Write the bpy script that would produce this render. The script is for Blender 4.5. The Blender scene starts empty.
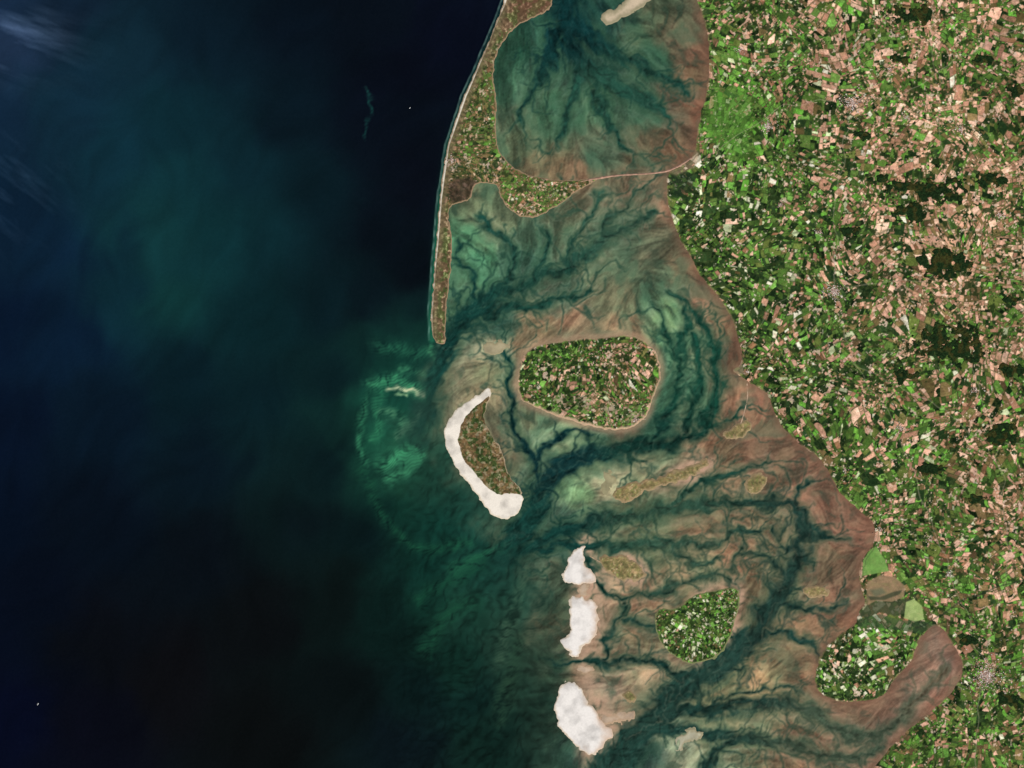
import bpy, math, numpy as np, time
T0=time.time()
rng=np.random.RandomState(7)
SC=0.1
GAIN=1.0
# ---------------------------------------------------------------- helpers
def lin(c):
    c=np.asarray(c,float)/255.0
    return np.where(c<=0.04045,c/12.92,((c+0.055)/1.055)**2.4)
TAB=[np.random.RandomState(100+i).rand(256,256) for i in range(8)]
def vn(x,y,s=0):
    xi=np.floor(x).astype(int); yi=np.floor(y).astype(int)
    fx=x-xi; fy=y-yi; fx=fx*fx*(3-2*fx); fy=fy*fy*(3-2*fy)
    t=TAB[s%8]; o=s*37
    a=t[(yi+o)&255,(xi+o)&255]; b=t[(yi+o)&255,(xi+1+o)&255]
    c=t[(yi+1+o)&255,(xi+o)&255]; d=t[(yi+1+o)&255,(xi+1+o)&255]
    return (a*(1-fx)+b*fx)*(1-fy)+(c*(1-fx)+d*fx)*fy
def fbm(x,y,s=0,o=4):
    r=0;a=1;t=0
    for i in range(o):
        r=r+a*vn(x*2**i+i*17.3,y*2**i+i*9.1,s+i); t+=a; a*=0.5
    return r/t
def hsh(*a):
    h=np.zeros(np.shape(a[0]),np.uint64)+np.uint64(1469598103)
    for v in a:
        h=(h^(np.asarray(v).astype(np.int64).astype(np.uint64)&np.uint64(0xffffffff)))*np.uint64(0x9E3779B97F4A7C15)
        h^=h>>np.uint64(29)
    h=h*np.uint64(0xBF58476D1CE4E5B9); h^=h>>np.uint64(32)
    return h
def h01(h,k=0):
    g=hsh(h&np.uint64(0xffffffff),np.full(np.shape(h),k+1))
    return (g&np.uint64(0xffffff)).astype(float)/16777216.0
def ss(a,b,x):
    t=np.clip((x-a)/(b-a),0,1); return t*t*(3-2*t)
def grid(x0,x1,y0,y1,st):
    xs=np.arange(x0,x1+1e-6,st); ys=np.arange(y0,y1+1e-6,st)
    return np.meshgrid(xs,ys)
def smooth_poly(p,closed=True,it=1):
    p=np.array(p,float)
    for _ in range(it):
        if closed:
            q=np.roll(p,-1,0); p=np.stack([p*.75+q*.25,p*.25+q*.75],1).reshape(-1,2)
        else:
            q=np.stack([p[:-1]*.75+p[1:]*.25,p[:-1]*.25+p[1:]*.75],1).reshape(-1,2)
            p=np.vstack([p[:1],q,p[-1:]])
    return p
def seg_d(X,Y,a,b):
    dx,dy=b-a; L=dx*dx+dy*dy+1e-9
    t=np.clip(((X-a[0])*dx+(Y-a[1])*dy)/L,0,1)
    return (X-a[0]-t*dx)**2+(Y-a[1]-t*dy)**2
def line_d(X,Y,p):
    d=np.full(X.shape,1e12)
    for i in range(len(p)-1): d=np.minimum(d,seg_d(X,Y,p[i],p[i+1]))
    return np.sqrt(d)
def sdf(X,Y,p):
    p=np.asarray(p,float); d=np.full(X.shape,1e12); ins=np.zeros(X.shape,bool)
    n=len(p)
    for i in range(n):
        a=p[i];b=p[(i+1)%n]
        d=np.minimum(d,seg_d(X,Y,a,b))
        if a[1]!=b[1]:
            c=(a[1]>Y)!=(b[1]>Y)
            xc=(b[0]-a[0])*(Y-a[1])/(b[1]-a[1])+a[0]
            ins^=c&(X<xc)
    return np.where(ins,1,-1)*np.sqrt(d)
def bil(A,fx,fy):
    h,w=A.shape[:2]
    fx=np.clip(fx,0,w-1.001);fy=np.clip(fy,0,h-1.001)
    xi=fx.astype(int);yi=fy.astype(int);u=fx-xi;v=fy-yi
    if A.ndim==3:u=u[...,None];v=v[...,None]
    return (A[yi,xi]*(1-u)+A[yi,xi+1]*u)*(1-v)+(A[yi+1,xi]*(1-u)+A[yi+1,xi+1]*u)*v
def blur(A,r):
    for ax in (0,1):
        P_=np.pad(A,[(r+1,r) if i==ax else (0,0) for i in range(A.ndim)],mode='edge')
        c=np.cumsum(P_,ax)
        n=A.shape[ax]
        A=(np.take(c,np.arange(2*r+1,2*r+1+n),ax)-np.take(c,np.arange(0,n),ax))/(2*r+1)
    return A
def rbf(X,Y,pts,s=14,pw=2.0):
    """smooth scattered interpolation, evaluated on a coarse grid and resampled"""
    pts=np.array(pts,float)
    x0,x1,y0,y1=X.min()-8,X.max()+8,Y.min()-8,Y.max()+8
    gx,gy=grid(x0,x1+5,y0,y1+5,4.0)
    W=0;V=0
    for p in pts:
        w=1/((gx-p[0])**2+(gy-p[1])**2+s*s)**pw
        W=W+w; V=V+w[...,None]*p[2:]
    return bil(V/W[...,None],(X-x0)/4,(Y-y0)/4)

# ---------------------------------------------------------------- outlines
sylt=[(508,-40),(505,0),(497,20),(487,45),(476,70),(465,95),(455,122),(448,145),(443,170),(440,200),(437,230),(435,260),(433,290),(431,315),(432,335),(438,345),(446,343),(445,330),(447,300),(450,275),(452,255),(451,235),(448,215),(450,206),(460,203),(470,200),(472,190),(478,183),(490,183),(497,186),(500,195),(505,205),(512,212),(522,217),(535,218),(545,213),(555,207),(565,200),(575,192),(590,184),(598,180),(590,178),(575,180),(560,180),(543,178),(525,174),(510,165),(500,153),(496,140),(495,125),(497,105),(494,88),(493,68),(496,54),(505,38),(517,25),(532,18),(547,12),(553,4),(553,-40)]
main=[(690,-120),(694,-10),(700,10),(707,28),(710,50),(709,80),(705,100),(699,120),(697,140),(694,156),(682,165),(667,172),(667,190),(669,210),(675,226),(683,245),(692,258),(700,275),(712,289),(723,304),(733,320),(739,340),(743,355),(740,366),(731,371),(742,376),(752,384),(762,389),(768,396),(773,406),(777,419),(786,431),(796,441),(806,448),(817,456),(826,466),(832,478),(838,490),(849,501),(863,514),(873,521),(876,531),(873,545),(863,558),(859,572),(861,588),(866,602),(858,614),(856,625),(845,631),(838,637),(827,645),(820,658),(816,672),(815,685),(821,694),(832,700),(846,702),(860,701),(873,700),(884,695),(891,685),(895,677),(905,669),(912,660),(916,648),(919,640),(926,630),(935,625),(942,627),(950,639),(957,651),(963,664),(962,676),(955,688),(945,700),(931,711),(918,722),(905,733),(893,745),(880,760),(868,778),(860,900),(1250,900),(1250,-120)]
foehr=[(519,370),(523,357),(531,348),(545,343),(560,341),(580,338),(600,338),(620,335),(635,336),(646,342),(655,350),(660,362),(661,376),(656,388),(652,400),(649,412),(641,422),(630,429),(615,430),(600,428),(582,424),(565,418),(548,412),(530,405),(520,398),(517,385)]
amrum=[(491,393),(486,398),(476,404),(467,413),(460,425),(457,436),(458,449),(464,461),(472,471),(481,482),(491,491),(500,496),(512,494),(523,495),(520,486),(510,477),(505,466),(503,452),(496,441),(489,430),(484,420),(486,408)]
amr_beach=[(490,386),(481,393),(468,401),(456,410),(447,421),(444,434),(446,449),(453,463),(464,478),(474,492),(484,506),(494,516),(505,519),(515,515),(522,508),(524,495),(506,488),(478,470),(463,445),(468,425),(482,408),(491,396)]
pell=[(660,608),(672,610),(682,606),(690,598),(705,592),(720,590),(738,587),(740,600),(735,620),(729,640),(720,655),(705,662),(690,664),(675,657),(662,645),(656,630),(655,616)]
halligs=[[(614,488),(622,487),(630,482),(640,482),(650,479),(660,479),(668,473),(685,468),(700,461),(709,459),(707,466),(698,474),(690,477),(670,484),(658,485),(650,490),(640,493),(635,498),(622,503),(613,499)],
 [(598,559),(606,555),(615,557),(624,555),(632,560),(641,566),(646,577),(636,582),(628,578),(622,582),(612,575),(606,571)],
 [(744,480),(750,478),(753,474),(762,473),(768,478),(764,486),(758,494),(748,494)],
 [(722,434),(730,430),(736,424),(744,422),(748,414),(752,428),(745,434),(742,438),(729,439)],
 [(803,588),(810,587),(818,584),(832,591),(828,598),(820,596),(814,599),(804,595)],
 [(622,694),(630,690),(637,696),(633,703),(625,702)]]
sands=[[(562,572),(566,566),(567,558),(572,554),(576,549),(584,545),(583,553),(586,560),(585,566),(592,571),(598,581),(590,584),(584,583),(580,587),(572,584),(563,582)],
 [(569,598),(573,593),(579,597),(582,594),(587,600),(594,601),(598,608),(597,624),(595,638),(588,646),(580,649),(577,657),(568,652),(558,641),(560,638),(567,640),(570,630),(568,614)],
 [(562,686),(569,681),(577,681),(582,690),(586,703),(596,708),(600,716),(609,726),(615,738),(606,740),(604,748),(592,756),(578,748),(565,737),(556,722),(554,705),(557,694)],
 [(600,16),(612,10),(626,2),(632,-8),(655,-10),(650,2),(640,10),(626,16),(615,24),(604,25)]]
P=smooth_poly
sylt=P(sylt);foehr=P(foehr,it=2);amrum=P(amrum,it=1);amr_beach=P(amr_beach,it=1);pell=P(pell,it=1)
halligs=[P(h,it=1) for h in halligs];sands=[P(h,it=1) for h in sands]
main=P(main)
# ---------------------------------------------------------------- channels (path, start half-width, end half-width)
CH=[
([(562,-30),(566,20),(574,55),(588,75),(618,86),(650,104),(668,118)],20,2),
([(566,15),(552,45),(545,70),(530,95),(520,120)],9,1.5),
([(575,25),(600,48),(640,66),(668,80),(690,96)],9,1.2),
([(578,70),(572,95),(562,120),(560,145)],7,1.2),
([(590,78),(605,105),(612,130),(625,150)],6,1.0),
([(415,440),(428,400),(438,370),(447,345),(455,322),(478,303),(508,292),(545,277),(575,262),(600,242),(628,228),(655,212)],14,1.6),
([(447,345),(462,322),(490,312),(520,308),(555,302),(590,292)],9,1.2),
([(500,294),(512,270),(508,245),(492,228),(478,215)],4.5,1.0),
([(478,303),(475,280),(462,262),(455,240)],3.2,.8),
([(560,270),(575,240),(590,215),(600,195)],3.5,.8),
([(530,283),(545,250),(548,225)],3.5,.8),
([(598,243),(620,205),(645,190)],3,.8),
([(470,585),(500,560),(528,522),(543,485),(568,462),(600,452),(640,447),(680,441),(702,426),(716,402),(722,382),(712,355),(705,330),(692,305),(672,290)],14,1.2),
([(655,436),(668,418),(672,395),(680,375),(676,350),(662,325),(655,305)],6,1.2),
([(676,350),(688,325),(684,300)],3,.8),
([(680,440),(690,410),(700,385),(698,355),(690,335)],5,1.0),
([(543,485),(533,462),(518,440),(511,415),(508,390),(511,368),(500,350)],4.5,1.2),
([(533,465),(545,445),(565,432),(590,436)],3.5,1.0),
([(702,426),(725,420),(740,410)],3,.8),
([(470,592),(520,550),(560,531),(610,518),(660,511),(715,504),(760,501),(786,502)],10,2.6),
([(600,790),(622,750),(655,716),(690,684),(728,660),(756,634),(772,606),(790,575),(801,548),(803,525),(794,505),(775,499)],18,2.4),
([(520,550),(570,545),(620,549),(665,547),(705,545),(740,533),(765,528)],5,1.2),
([(660,511),(690,490),(720,478),(745,468),(770,462)],3,.8),
([(794,505),(800,490),(815,480)],2,.8),
([(803,525),(822,535),(845,540)],2.5,.8),
([(801,548),(783,545),(775,530)],2.5,.8),
([(790,575),(775,560),(760,552),(740,556)],3,.8),
([(772,606),(800,608),(825,612),(848,606)],3,.8),
([(756,634),(785,632),(808,640),(815,655)],3.5,.8),
([(560,530),(590,560),(600,580),(618,596),(640,600),(665,588),(700,577),(735,580)],4,1.2),
([(540,660),(565,660),(600,662),(640,656),(665,668),(690,684)],3.5,4),
([(600,662),(608,642),(618,620),(622,600)],3,2.4),
([(622,620),(640,625),(652,632)],2.4,.8),
([(655,716),(700,708),(740,706),(775,702),(805,706),(826,722),(845,735),(868,740),(888,728),(905,712),(925,692),(945,668)],8,2),
([(640,735),(690,728),(730,738),(770,745),(820,752),(862,760),(880,745)],7,2.2),
([(700,708),(740,690),(775,688),(800,692)],3,.8),
([(700,785),(712,755),(735,740),(770,735)],6,1.2),
([(690,684),(700,672),(725,672),(745,668)],3,.8),
([(656,540),(680,560),(720,562)],2.5,.8),([(740,533),(745,550),(730,570)],2.5,.8),
]
CH=[(smooth_poly(p,False,2),a,b) for p,a,b in CH]
X0,X1,Y0,Y1=-80,1104,-64,832
X,Y=grid(X0,X1,Y0,Y1,1.0); Hh,Ww=X.shape
sp=[]
for p,a,b in CH:
    for i in range(len(p)-1):
        t=p[i+1]-p[i]; L=np.hypot(*t)
        if L<1: continue
        th=math.atan2(t[1],t[0]); m=(p[i]+p[i+1])/2
        sp.append((m[0],m[1],math.cos(2*th)*L*(a+b),math.sin(2*th)*L*(a+b)))
for x in (60,180,300,380):
    for y in range(-40,830,90):
        th=-1.1+0.5*math.sin(y*.01+x*.02); sp.append((x,y,math.cos(2*th)*200,math.sin(2*th)*200))
gx,gy=grid(X0,X1+8,Y0,Y1+8,8.0)
C2=np.zeros(gx.shape);S2=np.zeros(gx.shape)
for q in sp:
    w=1/((gx-q[0])**2+(gy-q[1])**2+150)**1.4
    C2+=w*q[2];S2+=w*q[3]
n=np.hypot(C2,S2);C2/=n;S2/=n
C2=bil(C2,(X-X0)/8,(Y-Y0)/8);S2=bil(S2,(X-X0)/8,(Y-Y0)/8)
def mkfield(amp,scl):
    A=0.5*np.arctan2(S2,C2)+(fbm(X/scl,Y/scl,3,3)-.5)*amp
    return np.cos(A),np.sin(A)
VX,VY=mkfield(3.0,38)
def lic(N,step,n):
    acc=N.copy();cnt=1.0
    for sg in (1,-1):
        px=X-X0;py=Y-Y0;dx=VX*sg;dy=VY*sg
        px=px+dx*step;py=py+dy*step
        for k in range(n):
            xi=np.clip(np.rint(px).astype(int),0,Ww-1);yi=np.clip(np.rint(py).astype(int),0,Hh-1)
            w=1-k/(n+1.0)
            acc+=w*N[yi,xi];cnt+=w
            nx=VX[yi,xi];ny=VY[yi,xi];s=np.where(nx*dx+ny*dy<0,-1,1)
            dx=nx*s;dy=ny*s;px=px+dx*step;py=py+dy*step
    r=acc/cnt; r=(r-r.mean())/r.std()
    return r
L1=lic(rng.rand(Hh,Ww)*.7+vn(X/1.7,Y/1.7,1)*.8,1.2,6)
L2=lic(fbm(X/5,Y/5,2,2),2.0,7)
L3=lic(fbm(X/12,Y/12,4,2),4.0,8)
VX,VY=mkfield(4.0,20)
def ridge(sx,a,b): 
    return np.abs(fbm(X/sx,Y/sx,a,2)-.5)*2
B1=lic(np.minimum(ridge(15,1,0),.22),1.3,4)
B2=lic(np.minimum(ridge(8,5,0),.25),1.0,2)
BR=B1*.75+B2*.45
print('lic',time.time()-T0)
# tidal creeks -------------------------------------------------------
segs=[];cseg=[]
def add_path(L,p,a,b):
    n=len(p)-1
    for i in range(n):
        t=i/n; L.append((p[i],p[i+1],a+(b-a)*t))
def creek(pos,ang,w,length,lvl):
    st=2.5;n=int(length/st);pts=[np.array(pos,float)];a=ang;dr=rng.uniform(-.05,.05)
    for i in range(n):
        a+=rng.normal(0,.2)+dr
        pts.append(pts[-1]+st*np.array([math.cos(a),math.sin(a)]))
        if lvl>0 and rng.rand()<0.13 and i>1:
            creek(pts[-1],a+rng.choice([-1,1])*rng.uniform(.35,.9),w*(1-i/n)*.7+.1,length*(1-i/n)*.7+8,lvl-1)
    add_path(cseg,pts,w,-.3)
for p,a,b in CH:
    add_path(segs,p,a,b)
    acc=0
    for i in range(len(p)-1):
        t=p[i+1]-p[i];L=np.hypot(*t);acc+=L
        if p[i][0]<470 and p[i][1]>350: continue
        while acc>8:
            acc-=8
            if rng.rand()<.62:
                w=a+(b-a)*i/len(p)
                sgn=rng.choice([-1,1]);th=math.atan2(t[1],t[0])
                creek(p[i]+rng.rand()*t,th+sgn*rng.uniform(.35,.95),min(1.7,.4+w*.13),rng.uniform(14,52),2)
def raster(L,s0,sk):
    D=np.full((Hh,Ww),-30.0)
    for a,b,w in L:
        m=max(w,0)+18
        xa=int(max(min(a[0],b[0])-m-X0,0));xb=int(min(max(a[0],b[0])+m-X0,Ww))
        ya=int(max(min(a[1],b[1])-m-Y0,0));yb=int(min(max(a[1],b[1])+m-Y0,Hh))
        if xb<=xa or yb<=ya: continue
        d=np.sqrt(seg_d(X[ya:yb,xa:xb],Y[ya:yb,xa:xb],np.asarray(a),np.asarray(b)))
        D[ya:yb,xa:xb]=np.maximum(D[ya:yb,xa:xb],(w-d)/(s0+abs(w)*sk))
    return D
D=raster(segs,1.2,.27);Dc=raster(cseg,.85,.1)
print('creeks',len(segs),len(cseg),time.time()-T0)
wx=(fbm(X/16,Y/16,1,3)-.5)*17+(vn(X/4,Y/4,5)-.5)*2
wy=(fbm(X/16,Y/16,6,3)-.5)*17+(vn(X/4,Y/4,2)-.5)*2
D=bil(D,X-X0+wx,Y-Y0+wy);Dc=bil(Dc,X-X0+wx,Y-Y0+wy)
# ---------------------------------------------------------------- wet colours
SEA=[(0,0,20,36,56),(20,45,28,44,66),(60,20,14,28,42),(0,120,15,34,52),(60,100,15,39,53),(120,60,14,36,47),(0,220,11,29,46),(110,150,14,43,54),(170,120,12,39,47),(190,180,14,46,52),(160,240,16,52,55),(180,290,15,51,51),(210,240,13,45,49),(120,300,12,39,48),(250,160,11,34,41),(260,240,11,36,41),(260,320,10,34,38),(60,260,11,30,47),(60,340,9,25,42),(0,330,8,21,39),(0,430,7,17,33),(0,520,6,15,29),(100,420,8,21,33),(180,380,9,28,35),(260,400,9,28,33),(200,460,8,20,28),(100,520,7,15,25),(40,600,6,12,23),(0,620,6,12,25),(0,720,6,10,27),(100,640,9,12,17),(100,730,8,10,19),(200,560,8,14,20),(180,680,11,12,15),(260,620,9,12,14),(260,730,9,12,13),(320,520,8,17,20),(320,460,9,24,27),(330,380,9,26,30),(320,300,9,26,31),(320,200,9,25,31),(300,100,9,22,30),(200,40,10,25,35),(300,20,8,17,26),(370,30,8,15,23),(380,120,8,14,23),(400,60,8,12,22),(440,40,8,12,24),(410,180,8,12,20),(385,230,8,15,22),(415,270,7,12,18),(370,300,8,18,24),(400,320,11,28,30),(360,360,11,32,32),(350,420,11,32,31),(385,370,18,60,49),(400,350,18,54,46),(375,400,22,74,57),(395,420,32,74,58),(370,440,24,78,58),(400,455,34,86,63),(420,440,46,72,58),(430,400,44,74,60),(435,480,26,58,47),(400,500,15,50,40),(440,520,14,48,40),(380,500,10,32,30),(360,540,8,21,23),(430,560,13,44,37),(470,550,18,50,42),(480,500,28,58,48),(340,600,9,17,17),(390,620,9,25,23),(430,600,13,40,33),(470,610,22,54,43),(510,600,34,64,52),(500,570,22,52,44),(460,660,13,38,31),(500,650,28,54,44),(530,640,46,64,50),(420,680,9,24,24),(470,710,11,31,28),(520,700,26,46,37),(340,690,8,14,15),(400,740,9,18,22),(480,750,13,32,27),(540,750,26,44,36),(560,790,34,50,42)]
WAD=[(575,20,20,50,48),(545,40,40,75,60),(520,60,45,78,60),(510,90,55,88,67),(508,120,74,92,70),(520,145,82,94,70),(545,168,108,96,72),(580,176,114,94,72),(560,120,56,86,64),(600,60,35,60,52),(600,110,54,86,64),(600,150,76,90,70),(640,40,62,82,62),(650,60,48,74,57),(640,110,58,84,64),(640,152,92,86,66),(680,40,90,82,64),(690,80,94,76,58),(680,120,90,78,62),(665,150,104,84,64),(702,50,110,80,63),(660,20,78,84,64),(695,110,110,80,62),(610,30,30,58,50),
(470,210,80,96,72),(465,240,80,118,86),(480,260,70,112,82),(460,290,70,98,74),(500,220,84,98,74),(530,240,72,96,74),(560,220,94,102,78),(600,200,94,96,75),(640,182,114,100,78),(660,200,124,102,80),(620,240,80,94,73),(650,250,98,98,76),(680,270,116,98,75),(600,270,94,102,78),(560,300,76,94,74),(620,290,112,108,82),(655,280,84,98,75),(705,300,112,88,69),(722,330,100,82,62),(733,350,98,76,60),(520,270,58,88,70),(500,320,55,86,70),(540,328,118,106,80),(580,324,138,116,90),(620,320,138,118,90),(640,305,76,104,78),(480,340,80,97,76),(492,352,150,146,116),(520,345,130,114,87),(670,320,92,124,87),(680,350,72,110,81),(690,380,66,100,75),(710,340,82,98,73),(700,410,72,96,72),(725,380,94,92,70),(720,425,106,90,68),(735,400,120,96,74),(660,430,50,78,62),(665,400,58,92,69),
(500,375,120,120,90),(503,400,120,112,86),(500,430,102,98,76),(520,425,100,104,79),(510,455,88,86,66),(540,435,88,112,86),(570,440,116,132,98),(600,440,78,99,77),(545,465,60,82,65),(590,472,104,116,87),(602,486,150,148,115),(575,492,110,142,100),(560,510,60,84,68),(630,435,100,92,72),
(600,510,76,94,72),(640,510,94,98,73),(655,462,126,122,92),(685,450,126,110,85),(720,450,114,94,72),(755,400,122,94,75),(760,420,116,90,70),(760,450,108,87,69),(800,470,108,84,67),(700,490,102,98,74),(740,520,110,96,73),(780,480,102,86,67),(830,500,110,86,69),(855,540,114,88,71),(830,560,106,86,67),(700,530,108,96,73),(640,540,88,92,68),(600,540,80,92,70),(560,545,46,68,56),(550,580,64,76,60),(545,620,70,75,58),(540,660,54,66,52),(610,590,146,124,96),(640,590,120,104,80),(620,620,92,92,70),(640,640,116,102,78),(700,570,126,110,82),(740,560,120,100,76),(770,560,100,92,70),(760,600,110,93,70),(820,620,116,93,72),(845,590,114,91,72),(790,640,114,94,71),(760,680,142,122,89),(800,670,118,98,75),(720,700,120,110,80),(650,680,140,118,92),(605,688,168,140,116),(635,715,152,128,99),(600,670,120,102,79),(700,740,106,108,81),(690,745,142,148,119),(760,730,110,105,79),(800,740,114,96,74),(850,720,110,92,73),(900,722,120,96,78),(930,685,126,100,82),(948,655,122,95,80),(560,760,42,62,52),(640,760,42,62,54),(740,640,108,94,70),(545,720,42,58,46),(555,690,50,64,50)]
wadpoly=[(530,-90),(524,0),(500,40),(478,90),(458,150),(446,200),(442,260),(438,300),(438,345),(432,375),(438,420),(455,450),(470,490),(490,530),(520,560),(542,590),(548,640),(540,690),(548,740),(560,900),(1250,900),(1250,-90)]
sd_w=sdf(X,Y,smooth_poly(wadpoly,True,2))
soft=np.where(Y<340,5,5+ss(340,400,Y)*20)
mW=ss(-1,1,(sd_w+(fbm(X/25,Y/25,5,3)-.5)*soft*2.2)/soft)[...,None]
wX=X+(fbm(X/45,Y/45,2,4)-.5)*46+L3*2;wY=Y+(fbm(X/45,Y/45,7,4)-.5)*46
seaC=rbf(wX,wY,SEA,22)
wX=X+(fbm(X/22,Y/22,2,4)-.5)*26;wY=Y+(fbm(X/22,Y/22,7,4)-.5)*26
wadC=rbf(wX,wY,WAD,8,2.3)
hue=(fbm(X/26,Y/26,0,4)-.5)*2
wadC=wadC*(1+hue[...,None]*np.array([.26,.10,.10]))
nearsh=ss(330,470,X)*ss(330,430,Y)
seaC=seaC*(1+.24*(fbm(X/60,Y/60,1,4)-.5)[...,None])*(1+.03*L3[...,None]+(.06*nearsh*L2)[...,None]+(.07*nearsh*B2)[...,None])
st=np.clip(fbm((X+Y*.5)/60,(Y-X*.35)/11,4,5)-.5,0,1)*np.exp(-((X-8)/60)**2-((Y-42)/34)**2)*1.0
st+=np.clip(fbm((X+Y*.8)/50,(Y-X*.8)/10,2,5)-.52,0,1)*np.exp(-((X-5)/50)**2-((Y-190)/50)**2)*.4
seaC=seaC+st[...,None]*np.array([120,130,150.])
def stroke(C,pts,wd,col,k,tex=.6):
    p=smooth_poly(pts,False,2)
    xa=max(int(p[:,0].min()-4*wd-X0-8),0);xb=min(int(p[:,0].max()+4*wd-X0+8),Ww)
    ya=max(int(p[:,1].min()-4*wd-Y0-8),0);yb=min(int(p[:,1].max()+4*wd-Y0+8),Hh)
    s=(slice(ya,yb),slice(xa,xb))
    d=line_d(X[s]+wx[s]*.7,Y[s]+wy[s]*.7,p)
    rip=np.sin((X[s]*.5+Y[s]*.95+wx[s]*.8)*1.9)
    w=np.exp(-(d/wd)**2)*k*np.clip(1-tex*.3+tex*.35*L2[s]+tex*.4*B2[s]+tex*.35*rip,0,1.7)
    w=np.clip(w,0,1)[...,None]
    C[s]=C[s]*(1-w)+w*np.array(col,float)
G=(60,138,96)
for a in [([(370,386),(385,378),(402,384),(424,394)],6,G,.6),([(366,400),(362,428),(360,448),(368,464)],4,G,.4),([(384,384),(376,405),(382,425),(374,440)],5,(48,120,84),.5),
 ([(384,464),(400,456),(416,450)],8,G,.65),([(388,480),(405,472),(418,458)],6,(58,128,90),.55),([(400,434),(412,428),(420,415)],4,(90,126,98),.6),([(385,412),(398,416),(410,430)],5,(76,128,94),.55),
 ([(380,345),(400,352),(425,350),(440,352)],7,(40,100,74),.45),([(362,470),(376,505),(400,540),(436,552),(466,544)],6,(28,80,56),.45),([(452,572),(476,558),(508,545)],6,(36,94,66),.55),
 ([(388,388),(402,389),(414,392),(425,393)],2.2,(178,188,148),.85,.35),([(396,394),(408,396)],2,(130,164,120),.7,.3),([(398,372),(412,368),(428,376)],4,(56,120,86),.5),
 ([(432,345),(438,362),(430,380)],3,(70,140,98),.5),([(420,600),(450,580),(480,565)],8,(24,70,50),.45),([(370,92),(368,115),(366,135)],1.8,(18,54,52),.6),([(367,88),(372,100)],2.2,(22,58,54),.35),
 ([(540,555),(520,590),(505,630),(500,660)],8,(62,86,66),.45),([(560,545),(540,590),(530,640)],8,(78,82,64),.45),([(470,600),(440,620),(425,650)],9,(26,72,50),.4),([(520,640),(510,680),(500,720)],9,(42,68,50),.45)]:
    stroke(seaC,*a)
wc=[(505,-40),(505,0),(487,45),(465,95),(448,145),(440,200),(435,260),(431,315),(432,340)]
dw=line_d(X,Y,np.array(wc,float))
k=np.exp(-(dw/4.0)**2)*ss(-20,340,Y)*.75+np.exp(-(dw/2.6)**2)*.35
seaC=seaC*(1-np.clip(k,0,1)[...,None])+np.clip(k,0,1)[...,None]*np.array([30,88,66.])
k2=(np.exp(-(line_d(X+wx*.15,Y,np.array(wc,float)-[3.2,0])/.8)**2)*.5*np.clip(.6+.5*(vn(X/3,Y/6,3)*2-.6),0,1))[...,None]
seaC=seaC*(1-k2)+k2*np.array([120,160,144.])
# wadden composition: bars, crests, gullies
lobe=rbf(X,Y,[(570,60,.8),(640,60,1),(560,140,.6),(650,150,.5),(470,250,1.2),(520,230,.9),(600,230,.6),(650,230,.5),(600,290,.5),(580,320,.3),(670,320,1.4),(690,370,1.3),(720,350,1),(700,400,1.2),(660,420,1),(510,380,.7),(550,440,1.1),(590,480,.8),(640,500,.8),(720,470,.8),(770,430,.7),(800,480,.8),(840,540,.7),(650,530,.9),(720,550,.9),(620,600,1),(700,575,.9),(780,540,.9),(760,600,.8),(830,600,.8),(640,650,1),(620,700,1),(740,690,1),(800,660,.9),(720,740,1),(800,730,.9),(900,720,.6),(950,660,.4)],14)[...,0]
base=wadC*(1+.04*L1+.05*L2+.08*L3+.07*lobe*BR+.03*(fbm(X/2.2,Y/2.2,3,2)-.5)*4)[...,None]
cr=(ss(.2,1.1,B1+.35*L3+.2*L2)*.28*lobe)[...,None]
base=base*(1-cr)+cr*np.minimum(wadC*1.12+np.array([28,32,22.]),225)
gr=np.clip(ss(.4,1.9,-BR-.25*L3)*.5*np.clip(lobe,.4,1.2),0,.85)[...,None]
base=base*(1-gr)+gr*(wadC*.38+np.array([34,56,45.])*.75)
gk=.34+.22*ss(480,420,Y)
grn=(ss(.1,1.6,L3*.7+fbm(X/18,Y/18,7,3)*6-3)*gk)[...,None]
base=base*(1-grn)+grn*(wadC*.5+np.array([60,98,74.])*.55)
e=D+.24*L2+.08*L1+.30*L3-.22*BR
ec=Dc+.18*L2-.12*BR
deep=rbf(X,Y,[(570,20,13,42,42),(600,100,32,64,52),(560,280,30,62,51),(450,330,19,53,47),(620,230,44,70,56),(690,380,24,60,47),(650,445,20,50,42),(560,470,16,42,42),(540,520,18,50,44),(650,515,42,66,52),(800,540,30,50,43),(700,560,44,64,51),(750,640,30,52,45),(650,715,28,52,45),(850,735,58,70,55),(940,660,92,82,64)],20)
shal=wadC*.36+np.array([52,88,68.])*.58
w1=ss(-3.8,-.2,e)[...,None];w2=ss(-1.2,1.6,e)[...,None]
wad=base*(1-w1*.62)+shal*w1*.62
wc0=(ss(-3.2,-.6,ec)*.3)[...,None]
wad=wad*(1-wc0)+wc0*shal
wc1=(ss(-1.3,.6,ec)*.66)[...,None]
wad=wad*(1-wc1)+wc1*(deep*.8+shal*.2)
tex=(1+.05*L2+.04*L1+.08*B2+.06*L3)[...,None]
wad=wad*(1-w2*.92)+deep*tex*w2*.92
lev=(np.exp(-((e+3.3)/1.0)**2)*.12+np.exp(-((ec+2.4)/.6)**2)*.09)[...,None]
wad=wad*(1-lev)+lev*np.minimum(wadC+48,220)
wsea=ss(-.8,2.0,D+.3*L2)[...,None]*ss(470,440,X)[...,None]*ss(330,350,Y)[...,None]
seaC=seaC*(1-.6*wsea)+.6*wsea*np.array([24,50,44.])
sdm=sdf(X,Y,main)
rim=np.exp(-(np.clip(-sdm,0,99)/7.0)**2)[...,None]*.5*(1-ss(-1,1,D)[...,None]*.7)
wad=wad*(1-rim)+rim*np.array([118,84,66.])
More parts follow.
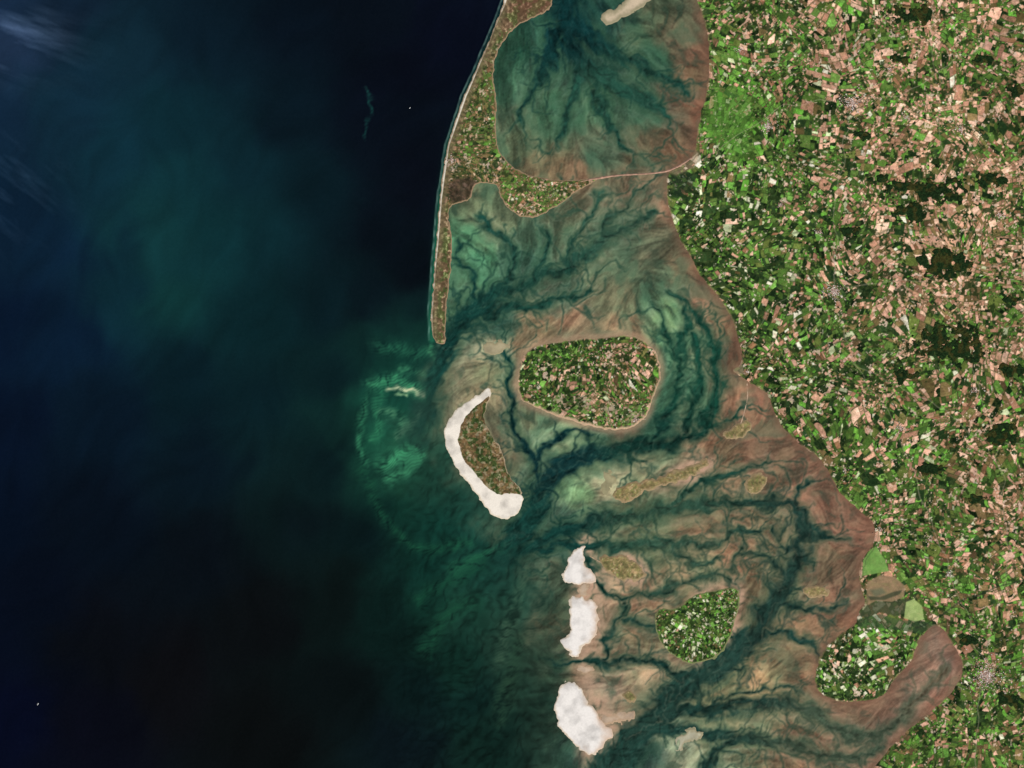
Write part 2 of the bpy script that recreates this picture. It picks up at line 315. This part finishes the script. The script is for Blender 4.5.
sdF=sdf(X,Y,foehr);rimF=np.exp(-(np.clip(-sdF-1,0,99)/4.5)**2)[...,None]*.6
wad=wad*(1-rimF)+rimF*np.array([160,130,104.])
for sdi,rr in [(sands[2],20),(sands[1],14),(sands[0],14),(pell,8),(halligs[0],7),(halligs[1],6)]:
    q=sdf(X,Y,sdi);r_=(np.exp(-(np.clip(-q,0,199)/rr)**2)*ss(sdi[:,0].mean()-14,sdi[:,0].mean()+6,X)*np.clip(.66+.22*BR+.15*L2,0,1))[...,None]*(1-w2)*(1-wc1)
    wad=wad*(1-r_)+r_*np.array([174,142,118.])
wet=seaC*(1-mW)+wad*mW
wet=wet+.45*(wet-blur(wet,2))+.15*(wet-blur(wet,12))*mW
wet=np.clip(wet+(rng.rand(Hh,Ww,1)-.5)*(2.0+7*mW),3,255)
print('wet',time.time()-T0)

# ---------------------------------------------------------------- mesh building
def mat(name,rough=.9,bump=0,scale=6,var=.12,spec=0.0):
    m=bpy.data.materials.new(name);m.use_nodes=True;nt=m.node_tree;b=nt.nodes['Principled BSDF']
    a=nt.nodes.new('ShaderNodeAttribute');a.attribute_name='surface'
    tc=nt.nodes.new('ShaderNodeTexCoord')
    n=nt.nodes.new('ShaderNodeTexNoise');n.inputs['Scale'].default_value=scale;n.inputs['Detail'].default_value=5
    nt.links.new(tc.outputs['Object'],n.inputs['Vector'])
    mr=nt.nodes.new('ShaderNodeMapRange');mr.inputs[1].default_value=.3;mr.inputs[2].default_value=.7
    mr.inputs[3].default_value=1-var;mr.inputs[4].default_value=1+var
    nt.links.new(n.outputs['Fac'],mr.inputs[0])
    mx=nt.nodes.new('ShaderNodeVectorMath');mx.operation='SCALE'
    nt.links.new(a.outputs['Color'],mx.inputs[0]);nt.links.new(mr.outputs[0],mx.inputs['Scale'])
    nt.links.new(mx.outputs[0],b.inputs['Base Color'])
    b.inputs['Roughness'].default_value=rough;b.inputs['Specular IOR Level'].default_value=spec
    if bump:
        bp=nt.nodes.new('ShaderNodeBump');bp.inputs['Strength'].default_value=bump;bp.inputs['Distance'].default_value=.05
        nt.links.new(n.outputs['Fac'],bp.inputs['Height']);nt.links.new(bp.outputs[0],b.inputs['Normal'])
    return m
M_sea=mat('sea_water',.9,.0,3,.04);M_wad=mat('tidal_mud',.95,.15,9,.07);M_land=mat('farmland',.95,.0,14,.12)
M_sand=mat('dry_sand',.95,.25,8,.04);M_for=mat('forest_canopy',.95,.0,20,.3);M_town=mat('town_roofs',.8,0,10,.1)
def patch(name,Xg,Yg,Z,C,keep,material):
    h,w=Xg.shape
    kf=keep[:-1,:-1]|keep[1:,:-1]|keep[:-1,1:]|keep[1:,1:] if keep.shape==Xg.shape else keep
    r,c=np.nonzero(kf)
    idx=np.arange(h*w).reshape(h,w)
    f=np.stack([idx[r+1,c],idx[r+1,c+1],idx[r,c+1],idx[r,c]],1)
    used,inv=np.unique(f,return_inverse=True);f=inv.reshape(-1,4).astype(np.int32)
    co=np.stack([(Xg.ravel()[used]-512)*SC,(384-Yg.ravel()[used])*SC,Z.ravel()[used]],1).astype(np.float32)
    me=bpy.data.meshes.new(name)
    me.vertices.add(len(co));me.vertices.foreach_set('co',co.ravel())
    me.loops.add(f.size);me.loops.foreach_set('vertex_index',f.ravel())
    me.polygons.add(len(f));me.polygons.foreach_set('loop_start',np.arange(0,f.size,4,dtype=np.int32))
    me.update(calc_edges=True);me.validate()
    at=me.attributes.new('surface','FLOAT_COLOR','POINT')
    cl=np.ones((len(co),4),np.float32);cl[:,:3]=lin(C.reshape(-1,3)[used])*GAIN
    at.data.foreach_set('color',cl.ravel())
    me.shade_smooth()
    ob=bpy.data.objects.new(name,me);bpy.context.collection.objects.link(ob);me.materials.append(material)
    return ob
fm=(sd_w[:-1,:-1]>0)
zz=np.zeros(X.shape)
zw=(np.clip(-e*.008-ss(-1.5,1,ec)*.012,-.03,.016)+.018*np.clip(blur(BR,1),-2,1.5)*(1-w2[...,0])*np.clip(lobe,0,1.2))*ss(6,20,sd_w)
nearcoast=np.maximum.reduce([sdm,sdF,sdf(X,Y,sylt),sdf(X,Y,pell),sdf(X,Y,amr_beach)]+[sdf(X,Y,q) for q in sands+halligs])
zw=np.where(zw>0,zw*ss(-1.5,-5,nearcoast),zw*ss(3,-3,nearcoast))
patch('sea',X,Y,zz,wet,~fm,M_sea)
patch('tidal_flats',X,Y,zw,wet,fm&(sdm[:-1,:-1]<4),M_wad)

# ---------------------------------------------------------------- land cover
PAL={0:[(88,120,54),(76,106,48),(70,96,44),(98,128,62),(60,84,40),(98,112,56)],
1:[(104,154,62),(92,144,56),(116,162,76),(98,144,64)],
2:[(34,52,30),(28,44,26),(42,62,36),(24,38,22),(50,70,40)],
3:[(214,166,142),(196,150,124),(228,184,158),(178,132,108),(206,158,134),(162,118,96)],
4:[(120,102,68),(130,108,74),(104,90,58),(142,102,76),(114,110,66),(96,78,56)],
5:[(204,200,172),(218,210,188),(182,186,148),(192,200,156)]}
CAT=[(720,30,.44,.2,.14,.12,.06,.05),(728,120,.3,.52,.06,.04,.04,.04),(740,150,.32,.44,.12,.04,.05,.05),(780,50,.34,.13,.14,.27,.09,.04),(760,180,.42,.11,.31,.09,.04,.05),(690,190,.25,.05,.52,.0,.05,.14),(700,230,.32,.06,.48,.03,.04,.08),(850,40,.3,.09,.12,.36,.12,.03),(950,40,.26,.07,.12,.39,.17,.01),(900,150,.24,.05,.13,.39,.2,.01),(1000,150,.18,.02,.15,.41,.25,.01),(830,170,.33,.08,.17,.26,.14,.04),(760,280,.4,.08,.4,.05,.03,.06),(820,300,.38,.08,.3,.13,.08,.05),(800,400,.36,.08,.37,.08,.06,.06),(900,300,.28,.05,.15,.33,.19,.02),(1000,300,.2,.03,.13,.41,.24,.01),(880,420,.29,.07,.15,.32,.17,.02),(1000,480,.2,.05,.1,.39,.27,.01),(850,450,.36,.08,.3,.14,.08,.05),(880,520,.4,.12,.23,.13,.08,.05),(920,570,.34,.14,.16,.11,.23,.03),(1000,600,.3,.13,.11,.22,.25,.01),(980,720,.38,.16,.14,.12,.2,.02),(900,760,.38,.2,.13,.11,.16,.03),(860,660,.33,.1,.34,.04,.04,.16),
(555,370,.4,.13,.32,.08,.05,.04),(620,395,.32,.08,.16,.24,.16,.05),(700,625,.38,.2,.26,.01,.04,.12),(510,185,.3,.11,.08,.21,.3,.02),(545,195,.32,.14,.07,.21,.24,.02),(478,130,.26,.05,.14,.18,.36,.02),(505,100,.25,.03,.1,.1,.48,.06),(520,10,.02,0,.15,.3,.52,.01),(440,280,.14,.02,.08,.2,.54,.02),(462,190,.02,0,.4,.1,.48,0),(478,445,.1,0,.38,.06,.45,.01),(650,485,.2,.02,.02,.16,.58,.02),(620,568,.2,.02,.02,.2,.5,.06),(755,484,.2,.02,.02,.2,.56,0),(738,430,.2,.02,.02,.2,.56,0),(818,592,.2,.02,.02,.2,.56,0)]
def landcol(Xg,Yg,size=1.0):
    sh=Xg.shape
    x=Xg+(fbm(Xg/50,Yg/50,1,2)-.5)*26+(vn(Xg/7,Yg/7,3)-.5)*1.6;y=Yg+(fbm(Xg/50,Yg/50,4,2)-.5)*26+(vn(Xg/7,Yg/7,6)-.5)*1.6
    R=30.0;ci=np.floor(x/R).astype(int);cj=np.floor(y/R).astype(int)
    best=np.full(sh,1e9);reg=np.zeros(sh,np.uint64)
    for di in(-1,0,1):
        for dj in(-1,0,1):
            h=hsh(ci+di+500,cj+dj+500)
            d=(x-(ci+di+.5+.8*(h01(h,1)-.5))*R)**2+(y-(cj+dj+.5+.8*(h01(h,2)-.5))*R)**2
            m=d<best;best=np.where(m,d,best);reg=np.where(m,h,reg)
    th=(h01(reg,3)-.5)*1.5+.5
    sc=(.6+h01(reg,4)*.6)*size
    u=(x*np.cos(th)+y*np.sin(th))/sc;v=(-x*np.sin(th)+y*np.cos(th))/sc
    A,B=15.0,12.0
    cv=np.floor(v/B);u=u+h01(hsh(cv+1000,reg&np.uint64(65535)),5)*A
    cu=np.floor(u/A)
    fu=u-cu*A;fv=v-cv*B;lu=np.zeros(sh);lv=np.zeros(sh);hu=np.full(sh,A);hv=np.full(sh,B)
    hid=hsh(cu+2000,cv+2000,reg&np.uint64(65535))
    for k in range(5):
        su=hu-lu;sv=hv-lv
        ax=(su*(.6+.8*h01(hid,10))>sv)
        r=.3+.4*h01(hid,11)
        stop=(h01(hid,12)<(0.0,.06,.24,.42,.55)[k])|(np.maximum(su,sv)<2.6)
        cut=np.where(ax,lu+su*r,lv+sv*r);side=np.where(ax,fu,fv)>cut
        lu=np.where(~stop&ax&side,cut,lu);hu=np.where(~stop&ax&~side,cut,hu)
        lv=np.where(~stop&~ax&side,cut,lv);hv=np.where(~stop&~ax&~side,cut,hv)
        hid=np.where(stop,hid,hsh(hid&np.uint64(0xffffffff),side.astype(int)+7*k+3))
    ed=np.minimum(np.minimum(fu-lu,hu-fu),np.minimum(fv-lv,hv-fv))*sc
    W=rbf(Xg,Yg,CAT,14,2.0)
    cl=(fbm(Xg/16,Yg/16,6,3)-.5)
    cl2=(fbm(Xg/22,Yg/22,3,3)-.5)
    W=W.copy();W[...,2]*=np.exp(cl*4);W[...,3]*=np.exp(cl2*5.0);W[...,1]*=np.exp(-cl*3);W[...,4]*=np.exp(cl2*1.5)
    W/=W.sum(-1,keepdims=True);cw=np.cumsum(W,-1)
    r=h01(hid,20)[...,None]
    cat=(r>cw).sum(-1).clip(0,5)
    C=np.zeros(sh+(3,));v2=h01(hid,21)
    for k,pl in PAL.items():
        m=cat==k;pl=np.array(pl,float);C[m]=pl[(v2[m]*len(pl)).astype(int)]
    C*=(.84+.3*h01(hid,22))[...,None]
    mo=ss(.45,.75,fbm(Xg/2.4,Yg/2.4,6,3))[...,None]*.25
    C=C*(1-mo)+mo*np.array([114,112,66.])
    C*=(1+.24*(vn(Xg*1.3,Yg*1.3,2)-.5)+.16*(fbm(Xg/3,Yg/3,5,2)-.5)*2)[...,None]
    hk=(np.exp(-(ed/.5)**2)*(.2+.5*(h01(hid,23)>.5)))[...,None]
    C=C*(1-hk)+hk*np.array([54,68,38.])
    sp_=ss(.65,.72,fbm(Xg/5,Yg/5,7,3)*.6+fbm(Xg/1.6,Yg/1.6,1,2)*.4)[...,None]*.8
    C=C*(1-sp_)+sp_*np.array([208,180,160.])
    cp=ss(.60,.67,fbm(Xg/7,Yg/7,0,3)*.65+fbm(Xg/2,Yg/2,4,2)*.35)[...,None]*.8
    C=C*(1-cp)+cp*np.array([38,52,28.])
    C*=(.94+.25*(fbm(Xg/40,Yg/40,2,3)-.3))[...,None]
    C=np.clip(C+(C-100)*.07,8,250)
    return C
def paint(C,Xg,Yg,poly,col,k=1.0,soft=.6,tex=.12):
    q=sdf(Xg,Yg,np.array(poly,float))
    w=ss(-soft,soft,q)[...,None]*k
    c=np.array(col,float)*(1+tex*2*(fbm(Xg/4,Yg/4,3,3)-.5))[...,None]
    C[...]=C*(1-w)+w*c
def coast(poly,Xg,Yg,amp=1.6):
    return sdf(Xg,Yg,poly)+(fbm(Xg/5,Yg/5,5,3)-.5)*amp*2
def zland(s,top=.05): return np.clip(s*.03+.004,-.06,top)
def edge(C,s,col,w=.9,k=.8,off=.6):
    q=(np.exp(-((s-off)/w)**2)*k)[...,None]; q=np.where((s<off)[...,None],k,q)
    return C*(1-q)+q*np.array(col,float)
st=.5
Xm,Ym=grid(655,X1,Y0,Y1,st)
s=bil(sdm,Xm-X0,Ym-Y0)+(fbm(Xm/5,Ym/5,5,3)-.5)*2.2
C=landcol(Xm,Ym)
print('fields',time.time()-T0)
def near(p):
    p=np.array(p,float);a=int((p[:,0].min()-6-655)/st);b=int((p[:,0].max()+6-655)/st);c=int((p[:,1].min()-6-Y0)/st);d=int((p[:,1].max()+6-Y0)/st)
    return slice(max(c,0),d),slice(max(a,0),b)
OV=[([(713,85),(735,88),(748,100),(752,118),(745,130),(752,150),(742,160),(724,148),(706,138),(707,110)],(84,132,52),.42,4),
([(863,560),(870,550),(876,546),(885,560),(889,571),(862,576)],(112,152,76),.9,.7),
([(867,582),(880,575),(895,577),(905,586),(904,597),(892,602),(876,601),(866,606)],(140,116,88),.9,.9),
([(866,606),(876,601),(892,602),(905,598),(915,600),(910,612),(895,616),(880,612),(868,618),(858,616)],(66,72,50),.8,.9),
([(870,590),(882,588),(886,593),(875,597)],(92,96,74),.8,2),
([(868,596),(880,597),(893,592),(902,590),(900,594),(884,600),(870,600)],(60,66,48),.8,1),
([(906,602),(914,599),(922,606),(924,619),(915,622),(904,618)],(158,176,108),.9,.7),
([(858,619),(880,614),(900,620),(930,622),(936,625),(920,634),(900,630),(878,628),(858,627)],(56,76,50),.6,.8),
([(776,425),(790,432),(800,442),(812,452),(808,458),(796,450),(782,440)],(74,54,42),.5,1),
([(664,170),(690,160),(696,150),(700,152),(694,168),(676,176)],(170,134,112),.55,2),
([(668,176),(692,172),(694,190),(676,196)],(32,44,32),.6,3),
([(728,364),(742,360),(744,374),(732,376)],(150,130,106),.7,1)]
for p,col,k,sf in OV:
    sl=near(p);paint(C[sl],Xm[sl],Ym[sl],p,col,k,sf)
ev=(.25+.6*ss(.42,.62,fbm(Xm/14,Ym/14,4,2)))[...,None]
C=C*(1-ev)+ev*edge(C,s,(160,122,100),.8,.6,.5)
C=C*(1-(np.exp(-((s-3.2)/.7)**2)*.35)[...,None])+(np.exp(-((s-3.2)/.7)**2)*.35)[...,None]*np.array([54,66,42.])
for pts,wd,col,k in [([(1030,20),(960,60),(900,95),(850,105),(800,100),(760,120),(720,150),(694,165)],.5,(176,158,140),.45),
 ([(850,105),(838,180),(835,290),(850,360),(900,430),(930,520),(985,670)],.5,(170,150,134),.45),([(835,290),(770,300),(740,365)],.45,(166,150,130),.4),
 ([(1110,640),(1040,655),(985,672),(940,690)],.5,(176,156,140),.45),([(1100,250),(1000,262),(920,280),(835,290)],.5,(172,152,136),.4),
 ([(1100,440),(1000,452),(930,400),(850,360)],.5,(172,152,136),.4),([(985,672),(975,740),(985,840)],.5,(176,156,140),.45),([(930,0),(940,120),(955,250),(960,340),(1000,452),(1010,560),(985,672)],.5,(172,152,136),.4),
 ([(915,628),(940,616),(970,600),(1010,585),(1060,570)],.9,(38,46,36),.6),([(760,240),(800,228),(860,236),(930,226),(1000,240),(1104,235)],.8,(52,64,38),.5),([(770,345),(800,352),(850,340),(900,350),(960,330)],.8,(44,56,34),.5)]:
    sl=near(pts);d=line_d(Xm[sl]+(fbm(Xm[sl]/20,Ym[sl]/20,2,2)-.5)*12,Ym[sl]+(fbm(Xm[sl]/20,Ym[sl]/20,5,2)-.5)*12,smooth_poly(pts,False,2))
    w=(np.exp(-(d/wd)**2)*k)[...,None];C[sl]=C[sl]*(1-w)+w*np.array(col,float)
zm=zland(s)+ss(3,8,s)*.01*fbm(Xm/6,Ym/6,3,3)
patch('mainland',Xm,Ym,zm,np.clip(C,0,255),s>-2.5,M_land)
print('mainland',time.time()-T0)
def island(name,poly,size,rimcol,rimw,st=.5,post=None,mt=None,amp=1.4):
    Xi,Yi=grid(poly[:,0].min()-5,poly[:,0].max()+5,max(poly[:,1].min()-5,Y0),poly[:,1].max()+5,st)
    s=coast(poly,Xi,Yi,amp);C=landcol(Xi,Yi,size)
    if post: C=post(C,Xi,Yi,s)
    C=edge(C,s,rimcol,rimw,.85,.5)
    return patch(name,Xi,Yi,zland(s),np.clip(C,0,255),s>-2.5,mt or M_land)
def sylt_post(C,Xi,Yi,s):
    k=np.clip(ss(90,20,Yi)+ss(200,215,Yi)*ss(462,452,Xi),0,1)[...,None]
    n=fbm(Xi/5,Yi/5,2,4);n2=fbm(Xi/2.2,Yi/2.2,6,3)
    h=np.array([104,84,62.])*(.55+.85*n2)[...,None];h=np.where((n>.5)[...,None],np.array([80,88,50.])*(.6+.8*n2)[...,None],h)
    h=h+(ss(.6,.72,n2)*60)[...,None]*np.array([1,.9,.8])
    C=C*(1-k*.85)+k*.85*h
    C=C*.85+.15*h
    tn=(np.exp(-((Xi-530)/30)**2-((Yi-2)/16)**2)*.45)[...,None];C=C*(1-tn)+tn*np.array([96,58,48.])
    d=line_d(Xi,Yi,np.array(wc,float))
    dn=(ss(9,4,d)*.75)[...,None];C=C*(1-dn)+dn*(np.array([108,94,70.])*(.6+.8*n2)[...,None])
    bw=.2+.9*vn(Yi/30,Yi*0,3)
    b=ss(1.2+bw,.3+bw,d)[...,None]*ss(350,335,Yi)[...,None]*.95
    C=C*(1-b)+b*np.array([226,216,198.])
    paint(C,Xi,Yi,[(449,184),(456,178),(470,177),(478,183),(474,194),(466,201),(452,204),(448,196)],(66,52,44),.75,3,.7)
    for cx,cy,r in [(452,165,6),(478,135,4),(530,206,4),(487,165,5),(552,196,4),(505,160,4)]:
        q=(ss(.52,.66,fbm(Xi/2,Yi/2,3,2))*np.exp(-((Xi-cx)**2+(Yi-cy)**2)/r**2)*.9)[...,None];C=C*(1-q)+q*np.array([186,164,150.])
    rr=(ss(1.6,.3,s)*ss(5,12,d)*.6)[...,None];C=C*(1-rr)+rr*np.array([150,122,98.])
    return C
island('island',sylt,.6,(146,122,96),.4,.5,sylt_post)
def foehr_post(C,Xi,Yi,s):
    for cx,cy,r in [(636,418,9),(585,402,8),(610,408,7),(560,403,7)]:
        q=(ss(.45,.62,fbm(Xi/2,Yi/2,3,2))*np.exp(-((Xi-cx)**2+(Yi-cy)**2)/r**2)*.85)[...,None];C=C*(1-q)+q*np.array([188,160,140.])
    sb=(ss(3.2,.8,s+(fbm(Xi/6,Yi/6,1,2)-.5)*4)*ss(395,425,Yi)*.8)[...,None]
    return C*(1-sb)+sb*np.array([204,176,146.])
island('island',foehr,.58,(182,150,122),1.0,.5,foehr_post)
def amr_post(C,Xi,Yi,s):
    n=fbm(Xi/5,Yi/5,2,4);n2=fbm(Xi/1.8,Yi/1.8,6,3)
    h=np.array([116,90,62.])*(.5+.95*n2)[...,None];g=np.array([52,68,34.])*(.55+.95*n2)[...,None]
    w=ss(.46,.58,n)[...,None];h=h*w+g*(1-w)
    pn=(ss(.58,.68,fbm(Xi/2.5,Yi/2.5,3,2))*.6)[...,None];h=h*(1-pn)+pn*np.array([196,178,150.])
    return C*.25+h*.75
island('island',amrum,.4,(176,154,128),.5,.5,amr_post)
island('island',pell,.5,(124,126,86),.6)
for i,hg in enumerate(halligs):
    def hp(C,Xi,Yi,s):
        n2=fbm(Xi/2.5,Yi/2.5,6,3);return C*.3+.7*np.array([140,124,84.])*(.6+.8*n2)[...,None]
    island('salt_marsh_island',hg,.4,(150,128,98),1.4,.5,hp,None,2.8)
def sand(name,poly,col,edgec,ew,amp=2.2,east=0):
    Xi,Yi=grid(poly[:,0].min()-5,poly[:,0].max()+5,poly[:,1].min()-5,poly[:,1].max()+5,.5)
    s=coast(poly,Xi,Yi,amp)+(fbm(Xi/12,Yi/12,2,2)-.5)*amp*1.5
    n=fbm(Xi/9,Yi/9,3,4)
    C=np.array(col,float)*(1-.2*np.clip(n-.42,0,1)*2-.04*vn(Xi,Yi,2))[...,None]
    C=edge(C,s+(n-.5)*ew*2,edgec,ew,.75,.4)
    if east:
        cx=poly[:,0].mean();q=(ss(cx,cx+24,Xi+(n-.5)*30)*ss(10,1,s)*.7)[...,None]
        C=C*(1-q)+q*np.array([196,166,142.])
    return patch(name,Xi,Yi,np.clip(s*.03-.004,-.06,.03),np.clip(C,0,255),s>-2.5,M_sand)
sand('beach',amr_beach,(236,226,211),(204,188,162),.8,1.6)
for i,q in enumerate(sands):
    c=[(235,228,220),(235,228,220),(235,228,220),(204,184,156)][i];e_=[(196,176,150)]*3+[(130,124,96)]
    sand('sandbank',q,c,e_[i],1.3 if i<3 else 3.6,2.6,1 if i<3 else 0)
def sand_small(pl,c,e_,w=2.4): sand('sandbank',smooth_poly(pl,True,1),c,e_,w,4.0)
for pl,c,e_ in [([(484,344),(498,341),(510,345),(504,352),(492,356),(484,352)],(172,160,128),(140,130,100)),
 ([(676,738),(684,733),(690,728),(704,730),(700,738),(690,741),(684,746),(674,750)],(190,184,158),(140,130,100)),
 ([(594,716),(606,710),(614,714),(630,710),(636,716),(624,724),(612,724),(606,730)],(190,166,142),(166,138,110)),
 ([(572,668),(588,663),(597,668),(592,676),(580,674)],(196,172,148),(164,136,108)),
 ([(576,584),(586,582),(592,588),(588,598),(578,598),(574,592)],(198,176,152),(164,138,110)),
 ([(600,468),(616,474),(608,496),(600,494),(603,482)],(164,156,120),(142,134,102))]:
    sand_small(pl,c,e_)
def ribbon(name,pts,wd,col,z=.05):
    p=smooth_poly(pts,False,2)
    Xi,Yi=grid(p[:,0].min()-5,p[:,0].max()+5,p[:,1].min()-5,p[:,1].max()+5,.4)
    s=wd-line_d(Xi,Yi,p)
    C=np.array(col,float)*(.85+.3*vn(Xi/2,Yi/2,3))[...,None]
    patch(name,Xi,Yi,np.clip(s*.06,-.05,z),np.clip(C,0,255),s>-1.2,M_land)
ribbon('railway_causeway',[(580,182),(598,178),(620,175),(645,174),(664,172),(676,168),(692,158)],1.1,(170,134,114),.07)
ribbon('causeway',[(747,384),(748,396),(745,410),(740,426)],.6,(180,154,130))
ribbon('causeway',[(600,562),(590,556)],.5,(160,136,110))
# forests -------------------------------------------------------------
FOR=[(915,14,18,8),(925,190,33,10),(912,212,14,7),(944,262,19,13),(952,346,27,15),(936,340,14,9),(1000,434,13,9),(992,180,12,7),(848,232,10,4),(900,60,8,4),(1008,300,8,5),(905,376,10,6),(970,640,7,4),(930,470,9,5),(1010,700,10,6),(860,135,7,4),(1015,90,8,5),(985,60,8,5),(880,180,8,4),(1010,370,9,5),(975,500,8,4)]
for (cx,cy,rx,ry) in FOR:
    Xi,Yi=grid(cx-rx*1.8,cx+rx*1.8,cy-ry*2.0,cy+ry*2.0,.4)
    r=np.hypot((Xi-cx)/rx,(Yi-cy)/ry)
    s=(1-r)*min(rx,ry)+(fbm(Xi/6,Yi/6,3,4)-.5)*min(rx,ry)*3.0+.3
    s=np.where(r>1.7,-1,s)
    n=fbm(Xi/1.1,Yi/1.1,6,2);n2=fbm(Xi/5,Yi/5,1,3)
    C=np.array([26,42,22.])*(.55+.9*n)[...,None]+np.array([28,12,5.])*ss(.5,.7,n2)[...,None]
    patch('forest',Xi,Yi,np.clip(s*.05,-.02,.05)+.045+.05*n,np.clip(C,0,255),s>0,M_for)
# towns --------------------------------------------------------------
def town(cx,cy,r,n):
    vs=[];fs=[];cs=[]
    for i in range(n):
        a=rng.uniform(0,6.283);d=abs(rng.normal(0,.55))*r*(1+.5*math.sin(3*a+cx))
        x=cx+d*math.cos(a);y=cy+d*math.sin(a)*.85
        w=rng.uniform(.3,.9);l=rng.uniform(.3,1.2);h=rng.uniform(.02,.05);t=rng.choice([.3,.3+1.57,rng.uniform(0,3)])
        c=[(190,160,146),(170,150,140),(206,190,178),(150,118,104),(182,140,120),(226,218,208)][rng.randint(6)]
        b=len(vs);q=[(-w,-l),(w,-l),(w,l),(-w,l)]
        for zz_ in(.03,.055+h):
            for (p0,p1) in q:
                X_=x+.5*(p0*math.cos(t)-p1*math.sin(t));Y_=y+.5*(p0*math.sin(t)+p1*math.cos(t))
                vs.append(((X_-512)*SC,(384-Y_)*SC,zz_))
        for p1 in(-l,l):
            vs.append(((x-.5*p1*math.sin(t)-512)*SC,(384-(y+.5*p1*math.cos(t)))*SC,.055+h*1.5))
        fs+=[(b,b+1,b+5,b+4,),(b+1,b+2,b+6,b+5),(b+2,b+3,b+7,b+6),(b+3,b,b+4,b+7),(b+4,b+8,b+9,b+7),(b+5,b+6,b+9,b+8),(b+4,b+5,b+8),(b+6,b+7,b+9)]
        cs+=[tuple(lin(c)*GAIN)+(1,)]*10
    me=bpy.data.meshes.new('town');me.from_pydata(vs,[],fs);me.update()
    at=me.attributes.new('surface','FLOAT_COLOR','POINT');at.data.foreach_set('color',np.array(cs,np.float32).ravel())
    me.materials.append(M_town);ob=bpy.data.objects.new('town',me);bpy.context.collection.objects.link(ob)
for a in [(852,104,14,340),(768,126,8,150),(834,292,13,300),(987,676,22,800),(905,118,6,60),(740,50,6,60),(900,428,8,90),(1000,215,6,60),(890,70,5,50),(748,372,4,30),(930,540,5,50),(820,232,6,60),(948,575,6,60),(960,130,6,70),(975,390,6,60),(780,205,4,40),(880,530,5,50),(452,160,5,70),(636,420,4,50),(845,470,4,40)]: town(*a)
# ships --------------------------------------------------------------
M_ship=bpy.data.materials.new('painted_steel');M_ship.use_nodes=True;M_ship.node_tree.nodes['Principled BSDF'].inputs['Base Color'].default_value=(.75,.75,.72,1)
def ship(px,py,ang,L=2.6):
    hull=[(-.5,-.16),(.2,-.17),(.42,-.09),(.52,0),(.42,.09),(.2,.17),(-.5,.16)]
    vs=[];fs=[];n=len(hull)
    for z,k in((0,.8),(.06,1.0)):
        for a,b in hull: vs.append((a*L*SC*k,b*L*SC*k,z))
    fs.append(tuple(range(n,2*n)))
    for i in range(n): fs.append((i,(i+1)%n,n+(i+1)%n,n+i))
    def box(x0,x1,y0,y1,z0,z1):
        b=len(vs)
        for z in(z0,z1):
            for a,c in((x0,y0),(x1,y0),(x1,y1),(x0,y1)): vs.append((a*L*SC,c*L*SC,z))
        fs.extend([(b+4,b+5,b+6,b+7)]+[(b+i,b+(i+1)%4,b+4+(i+1)%4,b+4+i) for i in range(4)])
    box(-.46,-.3,-.12,.12,.0602,.13);box(-.2,.0,-.11,.11,.0602,.08);box(.03,.22,-.11,.11,.0602,.08)
    me=bpy.data.meshes.new('cargo_ship');me.from_pydata(vs,[],fs);me.update();me.materials.append(M_ship)
    ob=bpy.data.objects.new('cargo_ship',me);ob.location=((px-512)*SC,(384-py)*SC,.0);ob.rotation_euler=(0,0,ang);bpy.context.collection.objects.link(ob)
ship(38,704,1.0,2.2);ship(410,108,.8,1.6)
def outer(name,x0,x1,z,c1,c2,sc):
    me=bpy.data.meshes.new(name);me.from_pydata([(x0,-4000,z),(x1,-4000,z),(x1,4000,z),(x0,4000,z)],[],[(0,1,2,3)]);me.update()
    m=bpy.data.materials.new(name);m.use_nodes=True;nt=m.node_tree;b=nt.nodes['Principled BSDF']
    n=nt.nodes.new('ShaderNodeTexVoronoi' if sc>1 else 'ShaderNodeTexNoise');n.inputs['Scale'].default_value=sc
    tc=nt.nodes.new('ShaderNodeTexCoord');nt.links.new(tc.outputs['Object'],n.inputs['Vector'])
    r=nt.nodes.new('ShaderNodeMix');r.data_type='RGBA';r.inputs[6].default_value=tuple(lin(c1))+(1,);r.inputs[7].default_value=tuple(lin(c2))+(1,)
    o=n.outputs['Color'] if sc>1 else n.outputs[0]
    nt.links.new(o,r.inputs[0]);nt.links.new(r.outputs[2],b.inputs['Base Color']);b.inputs['Roughness'].default_value=.95;b.inputs['Specular IOR Level'].default_value=0
    me.materials.append(m);ob=bpy.data.objects.new(name,me);bpy.context.collection.objects.link(ob)
outer('open_ocean',-4000,18,-.22,(7,16,30),(12,34,46),.05)
outer('ground',18,4000,-.23,(74,102,48),(180,142,114),1.6)
# light -----------------------------------------------------------------
el,az=math.radians(48),math.radians(155)
w=bpy.data.worlds.new('World');bpy.context.scene.world=w;w.use_nodes=True
nt=w.node_tree;sk=nt.nodes.new('ShaderNodeTexSky');sk.sky_type='NISHITA';sk.sun_disc=False;sk.sun_elevation=el;sk.sun_rotation=az
nt.links.new(sk.outputs[0],nt.nodes['Background'].inputs[0]);nt.nodes['Background'].inputs[1].default_value=.05
ld=bpy.data.lights.new('sun','SUN');ld.energy=4.2;ld.angle=math.radians(.5);ld.color=(1,.975,.93)
lo=bpy.data.objects.new('sun',ld);lo.rotation_euler=(math.radians(90)-el,0,math.radians(180)-az);bpy.context.collection.objects.link(lo)
sc=bpy.context.scene;sc.view_settings.view_transform='Standard';sc.view_settings.look='None'
cd=bpy.data.cameras.new('camera');co=bpy.data.objects.new('camera',cd);bpy.context.collection.objects.link(co)
Hc=400.0;co.location=(0,0,Hc);cd.sensor_width=36;cd.lens=36*Hc/102.4;cd.clip_end=20000;cd.clip_start=1
sc.camera=co
print('done',time.time()-T0)
